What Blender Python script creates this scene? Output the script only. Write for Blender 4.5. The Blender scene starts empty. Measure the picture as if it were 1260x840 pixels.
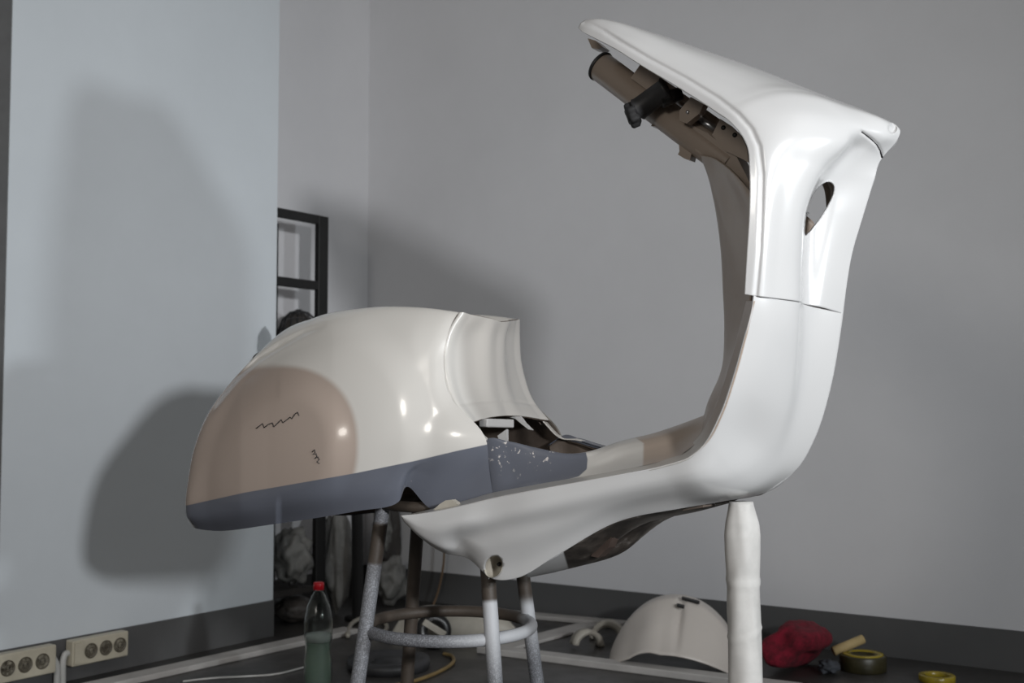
import bpy, bmesh, math, random
import numpy as np
from mathutils import Vector, Matrix

# ------------------------------------------------------------------ camera, world, lights
scene = bpy.context.scene
COL = scene.collection
FPX = 1440.0
PITCH = math.atan(80 / FPX)
CAM_H = 0.81

cam_data = bpy.data.cameras.new('camera')
cam_data.sensor_width = 36.0
cam_data.lens = 36.0 * FPX / 1260.0
cam_data.clip_start = 0.05
cam_data.dof.use_dof = True
cam_data.dof.focus_distance = 2.15
cam_data.dof.aperture_fstop = 5.6
cam = bpy.data.objects.new('camera', cam_data)
cam.location = (0, 0, CAM_H)
cam.rotation_euler = (math.pi / 2 + PITCH, 0, 0)
COL.objects.link(cam)
scene.camera = cam

scene.view_settings.view_transform = 'Standard'
scene.view_settings.look = 'None'
scene.view_settings.exposure = 0.0
scene.view_settings.gamma = 1.0
scene.view_settings.use_curve_mapping = False

world = bpy.data.worlds.new('room_light')
scene.world = world
world.use_nodes = True
wb = world.node_tree.nodes['Background']
wb.inputs[0].default_value = (1.0, 0.975, 0.94, 1)
wb.inputs[1].default_value = 0.145


def area_light(name, loc, target, size, power, color, spread=180):
    d = bpy.data.lights.new(name, 'AREA')
    d.shape = 'DISK'
    d.size = size
    d.energy = power
    d.color = color
    d.spread = math.radians(spread)
    o = bpy.data.objects.new(name, d)
    o.location = loc
    o.rotation_euler = (Vector(target) - Vector(loc)).to_track_quat('-Z', 'Y').to_euler()
    COL.objects.link(o)
    return o


area_light('work_lamp', (2.20, 0.28, 1.18), (-1.0, 3.4, 1.0), 0.16, 16.5, (0.90, 0.96, 1.0), 130)
area_light('work_lamp_high', (1.33, -0.94, 1.38), (-0.95, 4.2, 1.25), 0.20, 13, (0.97, 0.98, 1.0), 66)
area_light('fill_light', (-1.5, -0.9, 2.05), (0.2, 3.0, 1.0), 0.7, 20, (1.0, 0.95, 0.88))  # fill light added out of view to brighten the steering tube and back wall

# ------------------------------------------------------------------ projection helpers
CAM = np.array([0, 0, CAM_H])
R_ = np.array([1.0, 0, 0])
F_ = np.array([0, math.cos(PITCH), math.sin(PITCH)])
U_ = np.array([0, -math.sin(PITCH), math.cos(PITCH)])


def rays(px, py):
    px = np.asarray(px, float); py = np.asarray(py, float)
    return ((px - 630) / FPX)[..., None] * R_ - ((py - 420) / FPX)[..., None] * U_ + F_


def on_plane(px, py, n, c):
    """world point where the ray of a pixel meets the plane n.p = c"""
    r = rays(px, py)
    n = np.asarray(n, float)
    t = (c - CAM @ n) / (r @ n)
    return CAM + t[..., None] * r


def floor_pt(px, py, z=0.0):
    return Vector(on_plane(px, py, (0, 0, 1), z))


# walls: left partition, recess behind it, back wall
D_L = np.array([0.566, 0.8244, 0.0])            # along the left wall, away from the camera
N_L = np.array([0.8244, -0.566, 0.0])           # out of the left wall
C_L = -3.077
C_N = C_L - 0.349
N_B = np.array([-0.566, -0.8244, 0.0])          # out of the back wall
D_B = np.array([0.8244, -0.566, 0.0])           # along the back wall, to the right
C_B = -3.868


def left_pt(px, py, off=0.0):
    return Vector(on_plane(px, py, N_L, C_L + off))


def back_pt(px, py, off=0.0):
    return Vector(on_plane(px, py, N_B, C_B + off))


# scooter frame: u forward (to the right, towards us), v to its right side (towards us), w up
ALPHA = math.radians(32)
SO = np.array([0.049, 2.34, 0.49])
UX = np.array([math.cos(ALPHA), -math.sin(ALPHA), 0])
VX = np.array([-math.sin(ALPHA), -math.cos(ALPHA), 0])
WX = np.array([0, 0, 1.0])


def S(px, py, v):
    """pixel + side offset from the symmetry plane -> scooter-local (u, left, up)"""
    px = np.asarray(px, float); py = np.asarray(py, float); v = np.asarray(v, float)
    r = rays(px, py)
    t = (v - (CAM - SO) @ VX) / (r @ VX)
    p = CAM + t[..., None] * r - SO
    return np.stack([p @ UX, -(p @ VX), p @ WX], -1)


def S3(p):
    return Vector(S(p[0], p[1], p[2]))


def proj_local(l):
    p = SO + UX * l[0] - VX * l[1] + WX * l[2] - CAM
    d = p @ F_
    return (630 + FPX * (p @ R_) / d, 420 - FPX * (p @ U_) / d)


# ------------------------------------------------------------------ materials
MATS = {}


class NT:
    def __init__(self, name):
        self.m = bpy.data.materials.new(name)
        self.m.use_nodes = True
        self.t = self.m.node_tree
        self.b = self.t.nodes['Principled BSDF']

    def n(self, kind, **kw):
        nd = self.t.nodes.new(kind)
        for k, v in kw.items():
            setattr(nd, k, v)
        return nd

    def l(self, a, b):
        self.t.links.new(a, b)

    def noise(self, scale, detail=4, rough=0.6):
        c = self.n('ShaderNodeTexCoord')
        t = self.n('ShaderNodeTexNoise')
        t.inputs['Scale'].default_value = scale
        t.inputs['Detail'].default_value = detail
        t.inputs['Roughness'].default_value = rough
        self.l(c.outputs['Object'], t.inputs['Vector'])
        return t.outputs['Fac']

    def ramp(self, fac, stops):
        r = self.n('ShaderNodeValToRGB')
        el = r.color_ramp.elements
        while len(el) < len(stops):
            el.new(0.5)
        for e, (p, c) in zip(el, stops):
            e.position = p
            e.color = (*c, 1) if len(c) == 3 else c
        self.l(fac, r.inputs[0])
        return r.outputs[0]

    def mix(self, fac, a, b):
        m = self.n('ShaderNodeMix', data_type='RGBA')
        if isinstance(fac, (int, float)):
            m.inputs[0].default_value = fac
        else:
            self.l(fac, m.inputs[0])
        for v, s in ((a, m.inputs[6]), (b, m.inputs[7])):
            if isinstance(v, tuple):
                s.default_value = (*v, 1)
            else:
                self.l(v, s)
        return m.outputs[2]

    def attr_step(self, name, lo, hi):
        a = self.n('ShaderNodeAttribute', attribute_name=name)
        r = self.n('ShaderNodeMapRange', interpolation_type='SMOOTHSTEP')
        r.inputs['From Min'].default_value = lo
        r.inputs['From Max'].default_value = hi
        self.l(a.outputs['Fac'], r.inputs['Value'])
        return r.outputs[0]

    def bump(self, h, strength, dist):
        b = self.n('ShaderNodeBump')
        b.inputs['Strength'].default_value = strength
        b.inputs['Distance'].default_value = dist
        self.l(h, b.inputs['Height'])
        self.l(b.outputs[0], self.b.inputs['Normal'])

    def set(self, rough=0.5, metal=0.0, spec=0.5, coat=0.0):
        self.b.inputs['Roughness'].default_value = rough
        self.b.inputs['Metallic'].default_value = metal
        self.b.inputs['Specular IOR Level'].default_value = spec
        self.b.inputs['Coat Weight'].default_value = coat
        self.b.inputs['Coat Roughness'].default_value = 0.06


def simple(name, col, rough=0.5, metal=0.0, var=0.12, scale=18, bump=0.0, bscale=60, bdist=0.002, coat=0.0, spec=0.5):
    t = NT(name)
    f = t.noise(scale)
    lo = tuple(max(0, c * (1 - var)) for c in col)
    hi = tuple(min(1, c * (1 + var)) for c in col)
    t.l(t.ramp(f, [(0.3, lo), (0.7, hi)]), t.b.inputs['Base Color'])
    t.set(rough, metal, spec, coat)
    if bump:
        t.bump(t.noise(bscale), bump, bdist)
    MATS[name] = t.m
    return t.m


WHITE = (0.55, 0.547, 0.543)
CREAM = (0.62, 0.60, 0.565)
TAUPE = (0.33, 0.268, 0.22)
PRIMER = (0.385, 0.315, 0.27)
GREY = (0.118, 0.127, 0.155)

simple('white_paint', WHITE, 0.22, var=0.015, scale=4, coat=0.3)
simple('taupe_paint', TAUPE, 0.28, var=0.06, scale=9, bump=0.12, bscale=90, bdist=0.001, coat=0.2)
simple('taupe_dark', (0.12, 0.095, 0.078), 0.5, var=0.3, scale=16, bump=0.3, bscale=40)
simple('black_rubber', (0.028, 0.028, 0.03), 0.5, var=0.3)
simple('black_plastic', (0.01, 0.01, 0.01), 0.3, var=0.2)
simple('steel', (0.55, 0.56, 0.58), 0.3, metal=1.0, var=0.1)
simple('bracket_brown', (0.06, 0.042, 0.034), 0.5, var=0.25)
simple('knob_matt', (0.015, 0.015, 0.016), 0.75, var=0.2)
simple('ink', (0.03, 0.028, 0.03), 0.6, var=0.1)
simple('black_frame', (0.006, 0.006, 0.006), 0.6, var=0.3)
simple('dark_board', (0.02, 0.017, 0.015), 0.7, var=0.3)
simple('socket_cream', (0.52, 0.48, 0.38), 0.4, var=0.1)
simple('socket_hole', (0.10, 0.085, 0.06), 0.5, var=0.2)
simple('conduit', (0.5, 0.5, 0.48), 0.45, var=0.06)
simple('white_strip', (0.46, 0.44, 0.42), 0.6, var=0.14, scale=8)
simple('fender_white', (0.62, 0.57, 0.52), 0.35, var=0.03, scale=6)
simple('cream_plastic', (0.45, 0.42, 0.36), 0.5, var=0.1)
simple('red_cloth', (0.16, 0.004, 0.016), 0.95, var=0.5, scale=40, bump=0.8, bscale=120, bdist=0.004)
simple('brass_tape', (0.32, 0.24, 0.02), 0.25, var=0.3)
simple('dark_tape', (0.035, 0.03, 0.012), 0.4, var=0.4)
simple('tan_roll', (0.48, 0.36, 0.17), 0.7, var=0.1)
simple('slate_cloth', (0.05, 0.055, 0.065), 0.9, var=0.3)
simple('red_cap', (0.55, 0.01, 0.02), 0.35, var=0.05)
simple('yellow_hose', (0.20, 0.135, 0.05), 0.5, var=0.15)
simple('orange_cord', (0.19, 0.125, 0.075), 0.6, var=0.15)
simple('partition_edge', (0.10, 0.10, 0.10), 0.7, var=0.1)


def mat_tail():
    t = NT('tail_paint')
    base = t.mix(t.noise(3), CREAM, tuple(c * 0.97 for c in CREAM))
    sp = t.ramp(t.noise(420, 2), [(0.70, (0, 0, 0)), (0.74, (1, 1, 1))])
    c1 = t.mix(t.attr_step('primer', -4.0, 4.0), base, PRIMER)
    g = t.mix(t.noise(6), GREY, tuple(c * 1.15 for c in GREY))
    # chipped specks where the grey was rubbed through
    ch = t.ramp(t.noise(75, 6, 0.7), [(0.66, (0, 0, 0)), (0.69, (1, 1, 1))])
    lim = t.attr_step('chip', -30, 8)
    m = t.n('ShaderNodeMath', operation='MULTIPLY'); t.l(ch, m.inputs[0]); t.l(lim, m.inputs[1])
    g2 = t.mix(m.outputs[0], g, (0.62, 0.58, 0.55))
    c2 = t.mix(t.attr_step('stripe', -0.7, 0.7), c1, g2)
    t.l(c2, t.b.inputs['Base Color'])
    t.set(0.2, coat=0.35)
    MATS['tail_paint'] = t.m


mat_tail()


def mat_deck():
    t = NT('deck_paint')
    base = t.mix(t.noise(5), tuple(c * 0.86 for c in CREAM), tuple(c * 0.8 for c in CREAM))
    c1 = t.mix(t.attr_step('taupe', -2.0, 2.0), base, tuple(c * 1.05 for c in TAUPE))
    g = t.mix(t.noise(7), tuple(c * 0.9 for c in GREY), tuple(c * 1.05 for c in GREY))
    ch = t.ramp(t.noise(75, 6, 0.7), [(0.61, (0, 0, 0)), (0.64, (1, 1, 1))])
    lim = t.attr_step('chip', -30, 8)
    m = t.n('ShaderNodeMath', operation='MULTIPLY'); t.l(ch, m.inputs[0]); t.l(lim, m.inputs[1])
    g2 = t.mix(m.outputs[0], g, (0.62, 0.58, 0.55))
    c2 = t.mix(t.attr_step('grey', -0.7, 0.7), c1, g2)
    t.l(c2, t.b.inputs['Base Color'])
    t.set(0.3, coat=0.2)
    MATS['deck_paint'] = t.m


mat_deck()


def mat_under():
    t = NT('underbody_paint')
    d = t.ramp(t.noise(26, 5), [(0.42, (0.035, 0.03, 0.026)), (0.62, (0.09, 0.077, 0.066)), (0.74, (0.3, 0.28, 0.26))])
    c = t.mix(t.attr_step('white', -1.5, 1.5), d, WHITE)
    t.l(c, t.b.inputs['Base Color'])
    t.set(0.35)
    MATS['underbody_paint'] = t.m


mat_under()


def mat_wall(name, col, dirt=0.06):
    t = NT(name)
    lo = tuple(c * (1 - dirt) for c in col)
    c = t.ramp(t.noise(1.7, 6, 0.65), [(0.3, lo), (0.65, col)])
    spots = t.ramp(t.noise(9, 3, 0.5), [(0.765, (0, 0, 0)), (0.80, (1, 1, 1))])
    c2 = t.mix(spots, c, tuple(x * 0.8 for x in col))
    t.l(c2, t.b.inputs['Base Color'])
    t.set(0.62, spec=0.35)
    t.bump(t.noise(140, 3), 0.12, 0.002)
    MATS[name] = t.m


mat_wall('wall_blue', (0.64, 0.685, 0.72))
mat_wall('wall_grey', (0.665, 0.665, 0.68))
mat_wall('baseboard_grey', (0.098, 0.098, 0.098), 0.15)


def mat_floor():
    t = NT('floor_dark')
    c = t.ramp(t.noise(2.6, 8, 0.7), [(0.32, (0.030, 0.028, 0.026)), (0.55, (0.050, 0.047, 0.045)), (0.75, (0.085, 0.08, 0.076))])
    t.l(c, t.b.inputs['Base Color'])
    r = t.ramp(t.noise(5, 5), [(0.3, (0.3, 0.3, 0.3)), (0.7, (0.5, 0.5, 0.5))])
    t.l(r, t.b.inputs['Roughness'])
    t.bump(t.noise(40, 5), 0.15, 0.003)
    MATS['floor_dark'] = t.m


mat_floor()


def mat_leg():
    """bare brown steel with grey overspray"""
    t = NT('oversprayed_steel')
    a = t.attr_step('spray', 0.0, 1.0)
    speck = t.ramp(t.noise(330, 3), [(0.45, (0, 0, 0)), (0.75, (1, 1, 1))])
    grey = t.mix(speck, (0.12, 0.124, 0.135), (0.34, 0.35, 0.38))
    grey = t.mix(t.attr_step('pale', 0.0, 1.0), grey, (0.5, 0.51, 0.53))
    c = t.mix(a, t.mix(t.noise(30), (0.035, 0.028, 0.022), (0.09, 0.07, 0.055)), grey)
    t.l(c, t.b.inputs['Base Color'])
    t.set(0.55)
    t.bump(t.noise(200, 3), 0.3, 0.002)
    MATS['oversprayed_steel'] = t.m


mat_leg()


def mat_paper():
    t = NT('masking_paper')
    c = t.ramp(t.noise(14, 5), [(0.3, (0.50, 0.49, 0.47)), (0.7, (0.66, 0.645, 0.62))])
    t.l(c, t.b.inputs['Base Color'])
    t.set(0.6)
    co = t.n('ShaderNodeTexCoord')
    mp = t.n('ShaderNodeMapping')
    mp.inputs['Scale'].default_value = (1, 1, 0.22)
    mp.inputs['Rotation'].default_value = (0.25, 0.15, 0)
    ns = t.n('ShaderNodeTexNoise', noise_type='RIDGED_MULTIFRACTAL')
    ns.inputs['Scale'].default_value = 22
    t.l(co.outputs['Object'], mp.inputs[0]); t.l(mp.outputs[0], ns.inputs['Vector'])
    t.bump(ns.outputs['Fac'], 0.35, 0.004)
    MATS['masking_paper'] = t.m


mat_paper()


def mat_bag(name, col, alpha):
    t = NT(name)
    c = t.ramp(t.noise(14, 5), [(0.3, tuple(x * 0.6 for x in col)), (0.7, col)])
    t.l(c, t.b.inputs['Base Color'])
    t.set(0.35)
    t.b.inputs['Alpha'].default_value = alpha
    t.bump(t.noise(25, 6, 0.65), 0.6, 0.02)
    MATS[name] = t.m


mat_bag('plastic_bag', (0.27, 0.265, 0.25), 0.9)
mat_bag('dim_bag', (0.09, 0.08, 0.072), 0.95)
mat_bag('film', (0.34, 0.37, 0.39), 0.35)


def mat_clear(name, col, rough, ior, alpha=1.0):
    t = NT(name)
    f = t.noise(20)
    t.l(t.mix(f, col, tuple(c * 0.95 for c in col)), t.b.inputs['Base Color'])
    t.set(rough)
    t.b.inputs['Transmission Weight'].default_value = 1.0
    t.b.inputs['IOR'].default_value = ior
    t.b.inputs['Alpha'].default_value = alpha
    MATS[name] = t.m


mat_clear('clear_plastic', (0.86, 0.9, 0.88), 0.08, 1.25)


def mat_liquid():
    t = NT('green_liquid')
    t.l(t.mix(t.noise(20), (0.15, 0.21, 0.165), (0.19, 0.25, 0.205)), t.b.inputs['Base Color'])
    t.set(0.25)
    MATS['green_liquid'] = t.m


mat_liquid()
simple('foam', (0.40, 0.43, 0.41), 0.6, var=0.1)


# ------------------------------------------------------------------ object helpers
def link(name, mesh, parent=None, mats=(), smooth=True):
    o = bpy.data.objects.new(name, mesh)
    for m in mats:
        mesh.materials.append(MATS[m])
    if smooth:
        mesh.polygons.foreach_set('use_smooth', [True] * len(mesh.polygons))
    COL.objects.link(o)
    if parent:
        o.parent = parent
    return o


def bm_obj(name, bm, mat, parent=None, smooth=False, loc=None):
    me = bpy.data.meshes.new(name)
    bmesh.ops.recalc_face_normals(bm, faces=bm.faces[:])
    bm.to_mesh(me); bm.free()
    o = link(name, me, parent, [mat] if isinstance(mat, str) else mat, smooth)
    if loc is not None:
        o.location = loc
    return o


def tag(o, label, cat, group=None):
    o['label'] = label
    o['category'] = cat
    if group:
        o['group'] = group
    return o


def empty(name, loc, rz=0.0):
    o = bpy.data.objects.new(name, None)
    o.location = loc
    o.rotation_euler = (0, 0, rz)
    o.empty_display_size = 0.1
    COL.objects.link(o)
    return o


def struct(o):
    o['kind'] = 'structure'
    return o


def frame_of(axis):
    z = Vector(axis).normalized()
    x = z.orthogonal().normalized()
    return x, z.cross(x), z


def add_box(bm, c, ax, ay, az):
    """box with centre c and half-axis vectors"""
    c = Vector(c); ax = Vector(ax); ay = Vector(ay); az = Vector(az)
    vs = [bm.verts.new(c + sx * ax + sy * ay + sz * az) for sx in (-1, 1) for sy in (-1, 1) for sz in (-1, 1)]
    for f in ((0, 1, 3, 2), (4, 6, 7, 5), (0, 4, 5, 1), (2, 3, 7, 6), (0, 2, 6, 4), (1, 5, 7, 3)):
        bm.faces.new([vs[i] for i in f])


def bevel(bm, w, seg=2):
    bmesh.ops.recalc_face_normals(bm, faces=bm.faces[:])
    bmesh.ops.bevel(bm, geom=[e for e in bm.edges if e.calc_face_angle(0) > 0.5], offset=w, segments=seg, affect='EDGES', profile=0.6)


def add_tube(bm, pts, rad, n=14, cap=True, closed=False):
    """sweep a circle along pts; rad is a number or one per point"""
    pts = [Vector(p) for p in pts]
    m = len(pts)
    rr = [rad] * m if isinstance(rad, (int, float)) else list(rad)
    rings = []
    px = None
    for i, p in enumerate(pts):
        a = pts[(i - 1) % m] if (i > 0 or closed) else pts[0]
        b = pts[(i + 1) % m] if (i < m - 1 or closed) else pts[-1]
        t = (b - a)
        t = t.normalized() if t.length > 1e-9 else Vector((0, 0, 1))
        if px is None:
            px = t.orthogonal().normalized()
        x = (px - t * px.dot(t)).normalized()
        y = t.cross(x)
        px = x
        rings.append([bm.verts.new(p + rr[i] * (math.cos(k * 2 * math.pi / n) * x + math.sin(k * 2 * math.pi / n) * y)) for k in range(n)])
    for i in range(m if closed else m - 1):
        r0, r1 = rings[i], rings[(i + 1) % m]
        off = 0
        if closed and i == m - 1:
            off = min(range(n), key=lambda k: (r1[k].co - r0[0].co).length)
        for k in range(n):
            bm.faces.new((r0[k], r0[(k + 1) % n], r1[(k + 1 + off) % n], r1[(k + off) % n]))
    if cap and not closed:
        bm.faces.new(rings[0][::-1]); bm.faces.new(rings[-1])


def add_lathe(bm, prof, c=(0, 0, 0), axis=(0, 0, 1), n=32):
    c = Vector(c); x, y, z = frame_of(axis)
    rings = []
    for r, h in prof:
        if r < 1e-6:
            rings.append([bm.verts.new(c + z * h)])
        else:
            rings.append([bm.verts.new(c + z * h + r * (math.cos(k * 2 * math.pi / n) * x + math.sin(k * 2 * math.pi / n) * y)) for k in range(n)])
    for a, b in zip(rings, rings[1:]):
        for k in range(n):
            k2 = (k + 1) % n
            if len(a) == 1 and len(b) == 1:
                continue
            if len(a) == 1:
                bm.faces.new((a[0], b[k2], b[k]))
            elif len(b) == 1:
                bm.faces.new((a[k], a[k2], b[0]))
            else:
                bm.faces.new((a[k], a[k2], b[k2], b[k]))


def curve_pts(P, n=10):
    """Catmull-Rom through points"""
    P = [Vector(p) for p in P]
    out = []
    for i in range(len(P) - 1):
        a = P[max(i - 1, 0)]; b = P[i]; c = P[i + 1]; d = P[min(i + 2, len(P) - 1)]
        for k in range(n):
            t = k / n
            out.append(0.5 * ((2 * b) + (c - a) * t + (2 * a - 5 * b + 4 * c - d) * t * t + (3 * b - a - 3 * c + d) * t ** 3))
    out.append(P[-1])
    return out


# ------------------------------------------------------------------ skin patches
def hermite_axis(G, knots, sub):
    """interpolate G along axis 0 with C1 cubic pieces (non-uniform knots)"""
    n = len(knots)
    h = np.diff(knots)
    d = np.diff(G, axis=0) / h[:, None, None]
    T = np.zeros_like(G)
    T[0] = d[0]; T[-1] = d[-1]
    for i in range(1, n - 1):
        T[i] = (d[i - 1] * h[i] + d[i] * h[i - 1]) / (h[i] + h[i - 1])
    out = []
    for i in range(n - 1):
        m = max(1, sub[i])
        for k in range(m):
            t = k / m
            h00 = 2 * t ** 3 - 3 * t * t + 1; h10 = t ** 3 - 2 * t * t + t
            h01 = -2 * t ** 3 + 3 * t * t; h11 = t ** 3 - t * t
            out.append(h00 * G[i] + h10 * h[i] * T[i] + h01 * G[i + 1] + h11 * h[i] * T[i + 1])
    out.append(G[-1])
    return np.array(out)


def dense(ctrl, step=3.5):
    G = np.array(ctrl, float)
    for ax in (0, 1):
        if ax == 1:
            G = G.transpose(1, 0, 2)
        W = G * np.array([1, 1, 500.0])
        seg = np.sqrt((np.diff(W, axis=0) ** 2).sum(-1))
        kn = np.concatenate([[0], np.cumsum(np.maximum(seg.mean(1), 0.5))])
        G = hermite_axis(G, kn, [int(math.ceil(s / step)) for s in seg.max(1)])
        if ax == 1:
            G = G.transpose(1, 0, 2)
    return G


def poly_sd(px, py, poly):
    """signed distance to a closed polygon, negative inside"""
    P = np.array(poly, float)
    best = np.full(px.shape, 1e9); inside = np.zeros(px.shape, bool)
    cx = np.zeros(px.shape); cy = np.zeros(px.shape)
    for i in range(len(P)):
        a = P[i]; b = P[(i + 1) % len(P)]
        ab = b - a
        t = np.clip(((px - a[0]) * ab[0] + (py - a[1]) * ab[1]) / (ab @ ab), 0, 1)
        qx = a[0] + t * ab[0]; qy = a[1] + t * ab[1]
        d = np.hypot(px - qx, py - qy)
        m = d < best
        best = np.where(m, d, best); cx = np.where(m, qx, cx); cy = np.where(m, qy, cy)
        cr = ((a[1] > py) != (b[1] > py)) & (px < (b[0] - a[0]) * (py - a[1]) / (b[1] - a[1] + 1e-12) + a[0])
        inside ^= cr
    return np.where(inside, -best, best), cx, cy


def line_d(px, py, pts):
    """distance to an open polyline"""
    P = np.array(pts, float)
    best = np.full(np.shape(px), 1e9)
    for a, b in zip(P, P[1:]):
        ab = b - a
        t = np.clip(((px - a[0]) * ab[0] + (py - a[1]) * ab[1]) / (ab @ ab), 0, 1)
        best = np.minimum(best, np.hypot(px - a[0] - t * ab[0], py - a[1] - t * ab[1]))
    return best


SURF = {}


def patch(name, ctrl, parent, mats, step=3.5, mirror=True, bump=None, attrs=None, holes=(), solid=0.004, face_cam=True, offset=-1, rim_faces=True):
    G = dense(ctrl, step)
    px, py, v = G[..., 0].copy(), G[..., 1].copy(), G[..., 2].copy()
    removed = np.zeros((px.shape[0] - 1, px.shape[1] - 1), bool)
    idx = np.arange(px.size).reshape(px.shape)
    shape = px.shape
    extra_tris = []
    ex, ey, ev = [], [], []
    for poly in holes:
        sdv = poly_sd(px, py, poly)[0]
        rm = np.minimum(np.minimum(sdv[:-1, :-1], sdv[1:, :-1]), np.minimum(sdv[1:, 1:], sdv[:-1, 1:])) < step * 0.5
        removed |= rm
        ec = {}
        for a0, b0 in np.argwhere(rm):
            c4 = [idx[a0, b0], idx[a0 + 1, b0], idx[a0 + 1, b0 + 1], idx[a0, b0 + 1]]
            for q0, q1 in zip(c4, c4[1:] + c4[:1]):
                k0 = (min(q0, q1), max(q0, q1))
                ec[k0] = ec.get(k0, 0) + 1
        hb = bmesh.new()
        vm, back = {}, {}
        fpx, fpy, fv = px.reshape(-1), py.reshape(-1), v.reshape(-1)
        def hv(q):
            if q not in vm:
                vm[q] = hb.verts.new((fpx[q], fpy[q], 0)); back[vm[q]] = int(q)
            return vm[q]
        for (q0, q1), cnt in ec.items():
            if cnt == 1:
                hb.edges.new((hv(q0), hv(q1)))
        Pp = [Vector((*p, 0)) for p in poly]
        Pp = curve_pts([Pp[-1]] + Pp + [Pp[0], Pp[1]], 4)[4:4 + 4 * len(poly)]
        near = np.argsort(np.hypot(fpx - np.mean([p.x for p in Pp]), fpy - np.mean([p.y for p in Pp])))[:max(60, int(1.6 * rm.sum()))]
        hvs = []
        for p in Pp:
            d2 = (fpx[near] - p.x) ** 2 + (fpy[near] - p.y) ** 2
            ii = near[np.argsort(d2)[:14]]
            Am = np.stack([np.ones(14), fpx[ii] - p.x, fpy[ii] - p.y], -1)
            val = np.linalg.lstsq(Am, fv[ii], rcond=None)[0][0]
            w_ = hb.verts.new(p)
            back[w_] = px.size + len(ex)
            ex.append(p.x); ey.append(p.y); ev.append(val)
            hvs.append(w_)
        for q0, q1 in zip(hvs, hvs[1:] + hvs[:1]):
            hb.edges.new((q0, q1))
        bmesh.ops.triangle_fill(hb, edges=hb.edges[:], use_beauty=True, use_dissolve=False)
        fo = [(Vector((p.x, p.y))) for p in Pp]
        pl = [(p.x, p.y) for p in Pp]
        for f in hb.faces:
            cc = f.calc_center_median()
            if poly_sd(np.array([cc.x]), np.array([cc.y]), pl)[0][0] > 0:
                extra_tris.append([back[x_] for x_ in f.verts])
        hb.free()
    gv = np.concatenate([v.reshape(-1), ev])
    px = np.concatenate([px.reshape(-1), ex]); py = np.concatenate([py.reshape(-1), ey]); v = gv.copy()
    if bump:
        v = np.maximum(v + bump(px, py), 0.35 * gv)
    verts = S(px, py, v)
    verts[np.abs(gv) < 1e-6, 1] = 0.0
    quads = np.stack([idx[:-1, :-1], idx[1:, :-1], idx[1:, 1:], idx[:-1, 1:]], -1).reshape(-1, 4)[~removed.reshape(-1)]
    camL = np.array([(CAM - SO) @ UX, -((CAM - SO) @ VX), (CAM - SO) @ WX])
    q = verts[quads]
    nrm = np.cross(q[:, 2] - q[:, 0], q[:, 3] - q[:, 1])
    if ((nrm * (camL - q.mean(1))).sum() < 0) == face_cam:
        quads = quads[:, ::-1]
    faces = quads.tolist()
    # the hole surrounds: wind each triangle like its neighbours (towards the camera)
    for t3 in extra_tris:
        a3, b3, c3 = verts[t3]
        if (np.cross(b3 - a3, c3 - a3) @ (camL - a3) < 0) == face_cam:
            t3 = t3[::-1]
        faces.append(t3)
    SURF[name] = (px, py, verts)
    V = verts
    names = list((attrs or {}).keys())
    AT = [np.asarray(f(px, py), float).reshape(-1) for f in (attrs or {}).values()]
    if mirror:
        nv = len(verts)
        V = np.concatenate([V, verts * np.array([1, -1, 1])])
        faces = faces + [[k_ + nv for k_ in f][::-1] for f in faces]
        AT = [np.concatenate([a, a]) for a in AT]
    me = bpy.data.meshes.new(name)
    me.from_pydata(V.tolist(), [], faces)
    for nm, a in zip(names, AT):
        at = me.attributes.new(nm, 'FLOAT', 'POINT')
        at.data.foreach_set('value', a.astype(np.float32))
    bm = bmesh.new(); bm.from_mesh(me)
    bmesh.ops.remove_doubles(bm, verts=bm.verts[:], dist=0.0004)
    bmesh.ops.delete(bm, geom=[x for x in bm.verts if not x.link_faces], context='VERTS')
    bm.to_mesh(me); bm.free()
    o = link(name, me, parent, mats)
    if solid:
        md = o.modifiers.new('thickness', 'SOLIDIFY')
        md.thickness = solid
        md.offset = offset
        md.use_even_offset = False
        md.use_rim = rim_faces
        if len(mats) > 1:
            md.material_offset = 1
            md.material_offset_rim = 0
    return o


# ================================================================== SETTING
def box_obj(name, mat, c, ax, ay, az, parent=None, bev=0.0):
    bm = bmesh.new(); add_box(bm, c, ax, ay, az)
    if bev:
        bevel(bm, bev)
    return bm_obj(name, bm, mat, parent)


Z = Vector((0, 0, 1))
dL, nL, dB, nB = Vector(D_L), Vector(N_L), Vector(D_B), Vector(N_B)

fl = bmesh.new()
add_box(fl, (0.3, 2.4, -0.05), (4.2, 0, 0), (0, 4.6, 0), (0, 0, 0.05))
struct(bm_obj('floor', fl, 'floor_dark'))

WALL_H = 2.9
BB = 0.125


def wall_slab(name, a, b, n, mat, thick=0.1, z0=0.0, z1=WALL_H):
    a = Vector((a[0], a[1], 0)); b = Vector((b[0], b[1], 0))
    d = (b - a)
    o = box_obj(name, mat, (a + b) / 2 - Vector(n) * thick / 2 + Z * (z0 + z1) / 2, d / 2, Vector(n) * thick / 2, Z * (z1 - z0) / 2)
    return struct(o)


edge = left_pt(338.5, 500)                        # where the left wall ends
lstart = left_pt(4, 500)
wall_slab('wall_left', lstart, edge, N_L, 'wall_blue', 0.12)
wall_slab('baseboard_left', Vector(lstart) + nL * 0.006, Vector(edge) + nL * 0.006, N_L, 'baseboard_grey', 0.012, 0, BB)
# the darker jamb beyond the left end of that wall
wall_slab('trim_1', Vector(lstart) - dL * 0.9 - nL * 0.004, Vector(lstart) - nL * 0.004, N_L, 'partition_edge', 0.1)
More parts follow.
